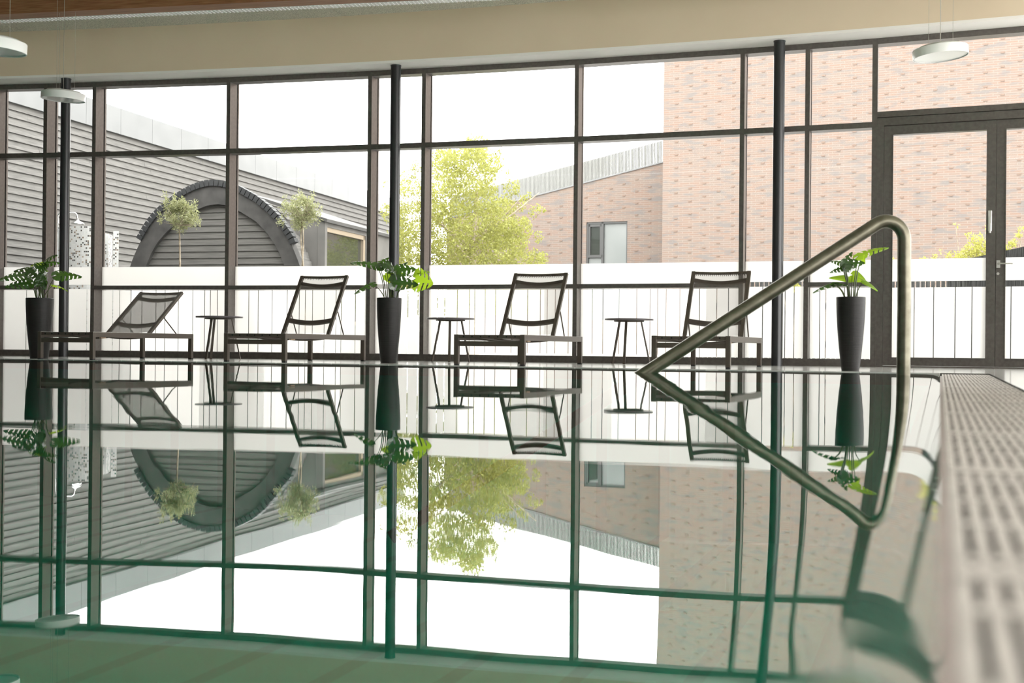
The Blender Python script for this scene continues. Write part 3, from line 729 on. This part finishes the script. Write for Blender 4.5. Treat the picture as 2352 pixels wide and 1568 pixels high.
mb.box(TL0, TL1, .0, .3, 0, TH_); mb.build('board_cladding', M['board'], tb_root)
mb = MB(); mb2 = MB()
x = TL0
while x < TL1:
    mb.box(x+.004, min(x+1.15, TL1)-.004, -.075, .0, TH_-.12, TH_+.34); x += 1.15
mb.box(TL0, TL1, -.07, 6, TH_+.30, TH_+.335); mb.box(TL0, TL1, -.06, 0, TH_-.11, TH_+.3)
mb.build('roof_edge', M['coping'], tb_root)
MB().box(TL0, TL1, .3, 6, 0, TH_+.3).build('building_body', M['bay'], tb_root)
# --- garden hut with pointed arch
HY0 = W2((490-1176)/F*21.3, 21.3).y
def hz_(px, py): return onY(px, py, HY0)
outer = [(299, 609), (312, 577), (326, 548), (340, 524), (354, 503), (378, 479), (405, 459), (433, 441), (462, 429), (489, 424), (517, 428), (545, 438), (586, 461), (612, 482), (632, 502), (663, 545), (688, 607)]
inner = [(336, 609), (348, 580), (362, 556), (382, 533), (412, 506), (446, 484), (472, 473), (497, 468), (522, 472), (545, 482), (586, 507), (612, 533), (638, 572), (652, 607)]
op = [hz_(*p) for p in outer]; ip = [hz_(*p) for p in inner]
def downs(ps, dx): a, b = ps[0], ps[-1]; return [Vector((a.x-dx, HY0, -.02))] + ps + [Vector((b.x+dx, HY0, -.02))]
op, ip = downs(op, .28), downs(ip, .22)
hut = empty('garden_hut', (op[len(op)//2].x, HY0, 0)); ho = Vector(hut.location); tag(hut, 'dark timber hut with a pointed arch front edged in slate shingles', 'hut')
def resample(ps, n):
    Ls = [0]
    for a, b in zip(ps, ps[1:]): Ls.append(Ls[-1]+(b-a).length)
    out = []
    for k in range(n):
        s = Ls[-1]*k/(n-1); i = 0
        while i < len(Ls)-2 and Ls[i+1] < s: i += 1
        out.append(ps[i].lerp(ps[i+1], (s-Ls[i])/(Ls[i+1]-Ls[i])))
    return out
n = 60; O, I = resample(op, n), resample(ip, n)
mb = MB(); vs = [a-ho for a in O]+[a-ho for a in I]; dv = Vector((0, .16, 0)); vs += [v+dv for v in vs[:2*n]]
fs_ = []
for k in range(n-1): fs_ += [(k, k+1, n+k+1, n+k), (2*n+k, 3*n+k, 3*n+k+1, 2*n+k+1), (k, 2*n+k, 2*n+k+1, k+1), (n+k, n+k+1, 3*n+k+1, 3*n+k)]
mb.add(vs, fs_); mb.build('arch_frame', M['arch'], hut)
# boarded front inside the arch, boards as wedges clipped to the arch
mb = MB(); zt_ = max(p.z for p in I); z = 0; bh2 = .1
def span(z_):
    xs = [a.x+(b.x-a.x)*(z_-a.z)/(b.z-a.z) for a, b in zip(I, I[1:]) if (a.z-z_)*(b.z-z_) <= 0 and a.z != b.z]
    return (min(xs)-ho.x-.02, max(xs)-ho.x+.02) if len(xs) >= 2 else None
while z < zt_:
    s0, s1 = span(max(z, .001)), span(min(z+bh2, zt_-.01))
    if s0 and s1:
        z1_ = min(z+bh2, zt_); mb.add([(s0[0], .064, z), (s0[1], .064, z), (s1[1], .078, z1_), (s1[0], .078, z1_), (s0[0], .09, z), (s0[1], .09, z), (s1[1], .09, z1_), (s1[0], .09, z1_)],
               [(0, 1, 2, 3), (0, 4, 5, 1), (2, 6, 7, 3), (7, 6, 5, 4), (0, 3, 7, 4), (1, 5, 6, 2)])
    z += bh2
mb.build('front_boards', M['boardd'], hut)
# barrel body running back to the timber building, stepped boards
BV = Vector((TD.x, TD.y, 0))*.72
mb = MB(); Q = resample(op, 46)
for k in range(45):
    a, b = Q[k]-ho, Q[k+1]-ho; c = Vector((0, 0, .9)); a_ = a+(a-c).normalized()*(-.02); b_ = b+(b-c).normalized()*(-.045)
    mb.add([a_+Vector((0, .15, 0)), b_+Vector((0, .15, 0)), b_+BV, a_+BV], [(0, 1, 2, 3)])
mb.build('barrel_body', M['board'], hut)
BY = HY0+.62
def hb(px, py): v = onY(px, py, BY); return v-ho
pa_, pb_, pc_ = hb(560, 440), hb(747, 503), hb(640, 520)
TDv = Vector((TD.x, TD.y, 0)); gz = lambda v: Vector((v.x, v.y, 0))
bxn = pb_.x; btop = pb_.z
mb = MB().prism([gz(pc_)-Vector((1.0, 0, 0)), gz(pb_), pb_-Vector((0, 0, .02)), pc_-Vector((1.0, 0, 0))+Vector((0, 0, .1))], (0, .08, 0)); mb.build('end_panel', M['bay'], hut)
mb = MB(); e1 = pa_+Vector((0, -.04, 0)); e2 = pb_+Vector((.05, -.04, 0)); mb.prism([e1, e2, e2-Vector((0, 0, .05)), e1-Vector((0, 0, .05))], TDv*3.4); mb.build('lean_to_roof', M['slab'], hut)
# window side of the lean-to, receding from the near corner
bw = lambda s_, z_: Vector((bxn, pb_.y, 0))+TDv*s_+Vector((0, 0, z_))
inn = Vector((-TD.y, TD.x, 0))*.12
wh = btop-.115
def panel(s0, s1, z0, z1, off=0, dp=1): return [bw(s0, z0)+inn*off, bw(s1, z0)+inn*off, bw(s1, z1)+inn*off, bw(s0, z1)+inn*off]
mb = MB()
for a in ((0, .05, 0, btop), (.05, 3.3, wh, btop-.03), (1.86, 3.3, 0, wh), (.05, 1.86, 0, .5)): mb.prism(panel(*a), inn)
mb.build('side_wall', M['bay'], hut)
mb = MB()
for a in ((.05, .09, .5, wh), (1.78, 1.86, .5, wh), (.05, 1.86, wh-.07, wh), (.05, 1.86, .5, .56)): mb.prism(panel(*a, off=.1), inn*.7)
mb.build('window_frame', M['lightwood'], hut)
MB().prism(panel(.08, 1.8, .54, wh-.05, off=.5), inn*.08).build('window_pane', M['darkglass'], hut)
mb = MB(); lo_, hi_ = int(n*.27), int(n*.76)
Q = resample(O[lo_:hi_], 42)
for k in range(41):
    a, b = Q[k]-ho, Q[k+1]-ho; t = (b-a).normalized(); nv = Vector((-t.z, 0, t.x)); nv = nv if nv.z > 0 or abs(nv.z) < .01 else -nv
    w_ = (b-a).length*.84; mb.prism([a-nv*.01, a+t*w_-nv*.01, a+t*w_+nv*.085, a+nv*.085], (0, .13, 0)); 
    for v in range(-8, 0): mb.v[v] = tuple(Vector(mb.v[v])-Vector((0, .03, 0)))
mb.build('edge_shingles', M['shingle'], hut)
# --- outdoor shower with mosaic screens
SD = 21.0
shr = empty('outdoor_shower', G(165, SD)); so_ = Vector(shr.location); tag(shr, 'curved white and brown mosaic shower screen with chrome shower head', 'outdoor shower')
def curved(parent, pts, z1, th=.05, name='mosaic_screen'):
    ps = [Vector(p) for p in pts]; n = len(ps); vs = []; uv = []; Ls = [0]
    for a, b in zip(ps, ps[1:]): Ls.append(Ls[-1]+(b-a).length)
    nr = []
    for i in range(n):
        t = (ps[min(i+1, n-1)]-ps[max(i-1, 0)]).normalized(); nr.append(Vector((t.y, -t.x, 0)))
    me = bpy.data.meshes.new(name); fs_ = []
    for i in range(n):
        for o_ in (0, th):
            for z_ in (0, z1): p = ps[i]-nr[i]*o_; vs.append((p.x, p.y, z_)); uv.append((Ls[i]+o_*7, z_))
    for i in range(n-1):
        a, b = i*4, i*4+4
        fs_ += [(a, b, b+1, a+1), (a+2, a+3, b+3, b+2), (a+1, b+1, b+3, a+3)]
    fs_ += [(0, 1, 3, 2), ((n-1)*4, (n-1)*4+2, (n-1)*4+3, (n-1)*4+1)]
    me.from_pydata(vs, [], fs_); me.materials.append(M['mosaic']); u = me.uv_layers.new(name='UVMap')
    for lp in me.loops: u.data[lp.index].uv = uv[lp.vertex_index]
    o = bpy.data.objects.new(name, me); COL.objects.link(o); o.parent = parent; return o
def gl(px, d): return G(px, d)-so_
h1 = P(150, 519, SD).z; h2 = P(262, 530, SD+.3).z
arcp = []
for k in range(15):
    a = math.radians(200-150*k/14-10) if 0 else math.radians(-170+135*k/14)
    arcp.append(Vector((gl(165, SD).x+.50*math.cos(a), .42+.42*math.sin(a), 0)))
curved(shr, arcp, h1)
curved(shr, [gl(222, SD+.5), gl(235, SD+.35), gl(246, SD+.45), gl(256, SD+.9)], h2-.03)
curved(shr, [gl(257, SD+.3), gl(270, SD+.32)], h2, .06)
pp = [P(133, 600, SD+.2)-so_, P(133, 498, SD+.2)-so_]
for k in range(1, 6): a = math.radians(180-18*k); pp.append(P(143+10*math.cos(a), 498-10*math.sin(a), SD+.2)-so_)
pp += [P(166, 488, SD+.2)-so_]
for k in range(1, 6): a = math.radians(90-18*k); pp.append(P(168+9*math.cos(a), 497-9*math.sin(a), SD+.2)-so_)
pp += [P(177, 505, SD+.2)-so_]; pp[0].z = 0
MB().tube(pp, .011, 10).build('riser_pipe', M['chrome'], shr, smooth=True)
q = P(178, 510, SD+.2)-so_
MB().lathe([(.10, -.035), (.102, -.025), (.095, -.012), (.03, .022), (.016, .035), (.014, .06)], q, 32).build('shower_head', M['chrome'], shr, smooth=True)
# --- leafy things
def leaves(name, m, parent, blobs, count, size, asp=.5, seed=1, shell=.55):
    rd = random.Random(seed); vs = []; fs_ = []; tint = []
    tot = sum(b[3]**2 if len(b) == 4 else b[3]*b[5] for b in blobs)
    for b in blobs:
        rx, ry, rz = (b[3],)*3 if len(b) == 4 else b[3:6]
        c = int(count*(rx*rz)/tot)
        for _ in range(c):
            while True:
                v = Vector((rd.uniform(-1, 1), rd.uniform(-1, 1), rd.uniform(-1, 1)))
                if v.length <= 1 and v.length > .05: break
            l_ = v.length; v = v.normalized()*(shell+(1-shell)*l_**.6)*rd.uniform(.85, 1.12) if rd.random() < .8 else v
            p = Vector((b[0]+v.x*rx, b[1]+v.y*ry, b[2]+v.z*rz))
            d = Vector((rd.gauss(0, 1), rd.gauss(0, 1), rd.gauss(0, 1)+.2)).normalized(); u = d.orthogonal().normalized(); u = (Quaternion(d, rd.uniform(0, 6.28)) @ u)
            s = size*rd.uniform(.6, 1.3); n = len(vs)
            vs += [p, p+d*s*.5+u*s*asp*.5, p+d*s, p+d*s*.5-u*s*asp*.5]; fs_.append((n, n+1, n+2, n+3)); tv = rd.random(); tint += [tv]*4
    me = bpy.data.meshes.new(name); me.from_pydata([tuple(v) for v in vs], [], fs_); me.materials.append(m)
    at = me.attributes.new('tint', 'FLOAT', 'POINT'); at.data.foreach_set('value', tint)
    o = bpy.data.objects.new(name, me); COL.objects.link(o); o.parent = parent; return o
# large tree
TDp = 27.0; g = G(1085, TDp); tree = empty('leafy_tree', g); tag(tree, 'large bushy yellow green deciduous tree standing before the brick building', 'tree')
def tp(px, py, dd=0): v = P(px, py, TDp+dd)-g; return (v.x, v.y, v.z)
bl = []
rd = random.Random(3)
# outline of the crown in the photo: per row left/right limits
rows = [(345, 1075, 1125), (365, 1000, 1140), (400, 985, 1145), (440, 925, 1150), (480, 900, 1190), (520, 905, 1215), (560, 870, 1235), (600, 865, 1245), (650, 870, 1245), (700, 900, 1220)]
for y_, xl, xr in rows:
    st = 34; x = xl+18
    while x < xr-8:
        hw = (xr-xl)/2; mid = (xl+xr)/2; dep = math.sqrt(max(0, 1-((x-mid)/hw)**2))*1.25
        for s in (-1, 0, 1):
            v = tp(x+rd.uniform(-12, 12), y_+rd.uniform(-12, 12), dep*s+rd.uniform(-.2, .2)); r_ = rd.uniform(.17, .29); bl.append((v[0], v[1], v[2], r_, r_, r_*.8))
        x += st
for (x, y_, r_) in ((1088, 338, .10), (1095, 352, .14), (1120, 336, .06), (1112, 350, .08), (1142, 352, .07), (1150, 345, .05), (1168, 398, .05), (1000, 350, .07), (1012, 362, .12), (1014, 345, .05), (1208, 455, .06), (1200, 470, .09),
                    (1238, 478, .06), (1225, 488, .09), (1185, 425, .08), (1170, 432, .14), (1188, 440, .06), (1236, 545, .09), (1250, 590, .07), (885, 425, .05), (955, 385, .09), (925, 405, .07), (948, 398, .08), (1218, 450, .05), (1246, 484, .05), (1060, 360, .12), (1035, 360, .12)):
    v = tp(x, y_, rd.uniform(-.3, .3)); bl.append((v[0], v[1], v[2], r_, r_, r_*1.5))
leaves('foliage', M['treeleaf'], tree, bl, 60000, .052, .55, 5, .35)
br_ = MB(); br_.tube([(0, 0, -.02), (.02, 0, .8), (0, .05, 1.6), (.05, .02, 3.2)], [.13, .11, .09, .03], 10)
for k in range(26):
    z0 = rd.uniform(.5, 2.4); an = rd.uniform(0, 6.28); l_ = rd.uniform(.7, 1.35); br_.tube([(0, 0, z0), (l_*.5*math.cos(an), l_*.5*math.sin(an), z0+.35), (l_*math.cos(an), l_*math.sin(an), z0+.85)], [.035, .022, .008], 6)
br_.build('trunk', M['bark'], tree, smooth=True)
# olive standards
def olive(px, d, crown, rx, rz, spikes, label, seed, wig):
    g = G(px, d); r = empty('olive_tree', g); tag(r, label, 'olive tree', 'olive trees outside the glazing')
    f = lambda x, y_, dd=0: P(x, y_, d+dd)-g
    c = f(*crown); k = d/F; rr = random.Random(seed); bl = []
    for _ in range(34):
        a, b = rr.uniform(0, 6.28), rr.uniform(-1, 1); q = math.sqrt(1-b*b)*rr.uniform(.35, .85)
        bl.append((c.x+rx*k*q*math.cos(a), c.y+rx*k*q*math.sin(a), c.z+rz*k*b*.78, .055+.04*rr.random()))
    for x, y_, s in spikes:
        v = f(x, y_, rr.uniform(-.1, .1)); bl.append((v.x, v.y, v.z, s*k, s*k, s*k*2.4))
    leaves('foliage', M['oliveleaf'], r, bl, 3300, .05, .24, seed, .2)
    t = MB(); top = f(crown[0], crown[1]+rz*.5)
    if wig:
        for s in (1, -1):
            t.tube([(top.x*u+s*.018*math.sin(u*9), s*.012*math.cos(u*9), .35+(top.z-.35)*u) for u in [j/14 for j in range(15)]], .011, 8)
    else: t.tube([(0, 0, .3), (top.x*.5, 0, top.z*.5), (top.x, top.y, top.z)], [.018, .015, .012], 8)
    for _ in range(16):
        a = rr.uniform(0, 6.28); e = Vector((rx*k*.8*math.cos(a), rx*k*.8*math.sin(a), rz*k*rr.uniform(.0, 1.2))); t.tube([top, top+e*.5, top+e], [.008, .006, .002], 5)
    t.build('trunk', M['bark'], r, smooth=True)
    MB().lathe([(.16, 0), (.21, .33), (.22, .36), (.19, .36), (.18, .3), (.01, .3)], (0, 0, 0), 28).build('pot', M['terracotta'], r, smooth=True)
olive(415, 19.4, (412, 500), 43, 36, [(378, 455, 5), (382, 470, 7), (400, 468, 6), (420, 462, 5), (445, 472, 6), (450, 490, 6), (368, 500, 6), (456, 505, 4), (400, 448, 3)], 'small round-headed olive tree in front of the left half of the arch', 11, False)
olive(698, 19.9, (692, 488), 42, 38, [(688, 440, 4), (690, 455, 6), (718, 450, 4), (716, 462, 5), (655, 462, 6), (668, 468, 6), (728, 500, 7), (650, 505, 6), (640, 512, 4), (735, 490, 4)], 'small round-headed olive tree on twisted stems, right of the arch', 12, True)
# --- brick buildings
BA = math.radians(-8.5)     # both brick fronts are turned a little from the glazing
bdir = Vector((math.cos(BA), math.sin(BA), 0))
def brick_plane(px0, d0):
    return W2((px0-1176)/F*d0, d0)
def bpt(px, py, o):   # hit on the vertical plane through o along bdir -> local (x,z)
    n_ = Vector((-bdir.y, bdir.x, 0)); r = ray(px, py); oo = Vector((o.x, o.y, -CAMZ)); t = n_.dot(Vector((o.x, o.y, 0)))/n_.dot(r); p = r*t; return (p-Vector((o.x, o.y, 0))).dot(bdir), p.z+CAMZ
bo = brick_plane(1519, 34.0)
tw = empty('brick_tower', (bo.x, bo.y, 0), BA); tag(tw, 'tall red brick block filling the right side beyond the glazing', 'building')
MB().box(0, 16, 0, 8, 0, 10).build('brick_wall', M['brick'], tw)
def headers(root, x0, x1, z0f, z1f, clip=None):
    mb = MB(); k = 0; x = x0
    while x < x1:
        z = .2+(k % 3)*.104; 
        while z < z1f(x):
            if not clip or not clip(x, z): mb.box(x, x+.085, -.010, 0, z+.006, z+.044)
            z += .312
        x += .36; k += 1
    return mb.build('projecting_bricks', M['header'], root)
headers(tw, .3, 12, 0, lambda x: 8.5)
cj, cz = bpt(1850, 347, bo); MB().box(1.4, 9.5, -.002, 0, cz-.006, cz+.006).build('movement_joint', M['header'], tw)
lo = brick_plane(1519, 36.0)
lb = empty('brick_building', (lo.x, lo.y, 0), BA); tag(lb, 'lower red brick building with a raked roof line and white slatted parapet', 'building')
xr_, zr_ = bpt(1518, 375, lo); xl_, zl_ = bpt(1190, 461, lo)
sl_ = (zr_-zl_)/(xr_-xl_); xL = xl_-2.2; zL = zr_+sl_*(xL-xr_)
wa, wt_ = bpt(1347, 510, lo); wb_, wt2 = bpt(1441, 508, lo); wt_ = (wt_+wt2)/2; ws = .9
X2 = xr_+.6; Z2r = zr_+sl_*(X2-xr_)
mb = MB()
zat = lambda x: zr_+sl_*(x-xr_)
for a, b, z0_ in ((xL, wa, 0), (wb_, X2, 0)): mb.prism([(a, 0, z0_), (b, 0, z0_), (b, 0, zat(b)), (a, 0, zat(a))], (0, .3, 0))
mb.prism([(wa, 0, wt_), (wb_, 0, wt_), (wb_, 0, zat(wb_)), (wa, 0, zat(wa))], (0, .3, 0)); mb.prism([(wa, 0, 0), (wb_, 0, 0), (wb_, 0, ws), (wa, 0, ws)], (0, .3, 0))
mb.build('brick_wall', M['brick'], lb)
headers(lb, xL+.2, X2-.7, 0, lambda x: zat(x)-.25, lambda x, z: wa-.15 < x < wb_+.05 and ws-.1 < z < wt_+.08)
MB().prism([(xL, -.03, zat(xL)-.0), (X2, -.03, zat(X2)-.0), (X2, -.03, zat(X2)+.035), (xL, -.03, zat(xL)+.035)], (0, .3, 0)).build('roof_flashing', M['coping'], lb)
_, zf = bpt(1518, 322, lo); hf = zf-zr_
mb = MB(); x = xL+.1
while x < X2:
    mb.box(x, x+.016, .03, .09, zat(x), zat(x)+hf); x += .0405*1
mb.prism([(xL, .09, zat(xL)+.1), (X2, .09, zat(X2)+.1), (X2, .09, zat(X2)+hf-.01), (xL, .09, zat(xL)+hf-.01)], (0, .01, 0)) if 0 else None
mb.build('slatted_parapet', M['fin'], lb)
wm, _ = bpt(1384, 540, lo); fw_ = .05
mb = MB(); mb.box(wa, wa+fw_, .02, .12, ws, wt_); mb.box(wb_-.03, wb_, .02, .12, ws, wt_); mb.box(wa, wb_, .02, .12, wt_-.05, wt_); mb.box(wm-.04, wm+.02, .02, .12, ws, wt_)
_, zc1 = bpt(1360, 587, lo); mb.box(wa+.05, wm, .02, .12, zc1-.05, zc1+.02)
mb.box(wa+fw_, wa+fw_+.05, .03, .1, zc1, wt_-.05); mb.box(wm-.09, wm-.04, .03, .1, zc1, wt_-.05); mb.box(wa+fw_, wm-.04, .03, .1, wt_-.12, wt_-.05)
win = mb.build('window_frame', M['winframe'], lb)
MB().box(wa+.1, wm-.09, .08, .085, zc1, wt_-.1).build('window_pane', M['panewarm'] if 'panewarm' in M else M['darkglass'], lb)
pl = MB().box(wm+.02, wb_-.03, .08, .085, ws, wt_-.05).build('window_pane', M['blind'], lb); pl['label'] = 'pale pane with white blind'
MB().box(wa+.05, wm-.04, .08, .085, ws, zc1-.05).build('window_pane', M['blind'], lb)
# --- fence and bush at the right
fo = W2((1700-1176)/F*18.4, 18.4); fe = empty('slat_fence', (fo.x, fo.y, 0), 0); tag(fe, 'low dark slatted fence outside, behind the glazed doors', 'fence')
fz = P(2100, 645, 18).z; mb = MB(); x = -.8
while x < 9: mb.box(x, x+.045, 0, .03, 0, fz+(.0 if x < 5 else 0)); x += .062
mb.box(-.8, 9, .03, .06, .2, .28); mb.box(-.8, 9, .03, .06, .7, .78); mb.build('slats', M['fence'], fe)
# rising end panel
pa = P(2180, 607, 18.2); pb = P(2352, 570, 17.0)
mb = MB(); nn = 44
for k in range(nn+14):
    u = k/nn; p = pa.lerp(pb, u); mb.box(p.x-fo.x, p.x-fo.x+.042, p.y-fo.y-.4, p.y-fo.y-.37, 0, p.z)
mb.build('raised_slats', M['fence'], fe)
def bush(px, d, pts, label, seed, cnt):
    g = G(px, d); r = empty('garden_bush', g); tag(r, label, 'bush', 'yellow green bushes outside the doors')
    bl = [tuple(P(x, y_, d)-g)+(s,)+(s,)+(s*.8,) for x, y_, s in pts]
    leaves('foliage', M['bushleaf'], r, bl, cnt, .05, .4, seed, .1)
    t = MB(); rr = random.Random(seed)
    for x, y_, s in pts:
        v = P(x, y_, d)-g; t.tube([(v.x*.3, v.y*.3, 0), (v.x*.6, 0, v.z*.6), v], [.01, .007, .003], 5)
    t.build('stems', M['bark'], r)
bush(2230, 19.6, [(2260, 580, .16), (2235, 570, .13), (2215, 590, .14), (2245, 550, .10), (2275, 560, .09), (2270, 525, .05), (2222, 540, .05), (2195, 515, .03), (2180, 585, .06), (2150, 590, .05), (2120, 598, .06), (2290, 600, .1), (2050, 600, .04), (2240, 600, .2), (2160, 575, .03), (2280, 590, .14), (2265, 605, .18), (2205, 605, .16)], 'wispy yellow green bush seen through the left glass door', 21, 2600)
bush(2335, 19.6, [(2325, 560, .06), (2340, 540, .04), (2315, 575, .06), (2345, 525, .03)], 'thin yellow green sprigs seen through the right glass door', 22, 260)
bush(1815, 17.3, [(1800, 660, .06), (1818, 658, .07), (1832, 662, .06)], 'low yellow green plant seen in the clear slot beside the right column', 23, 240)
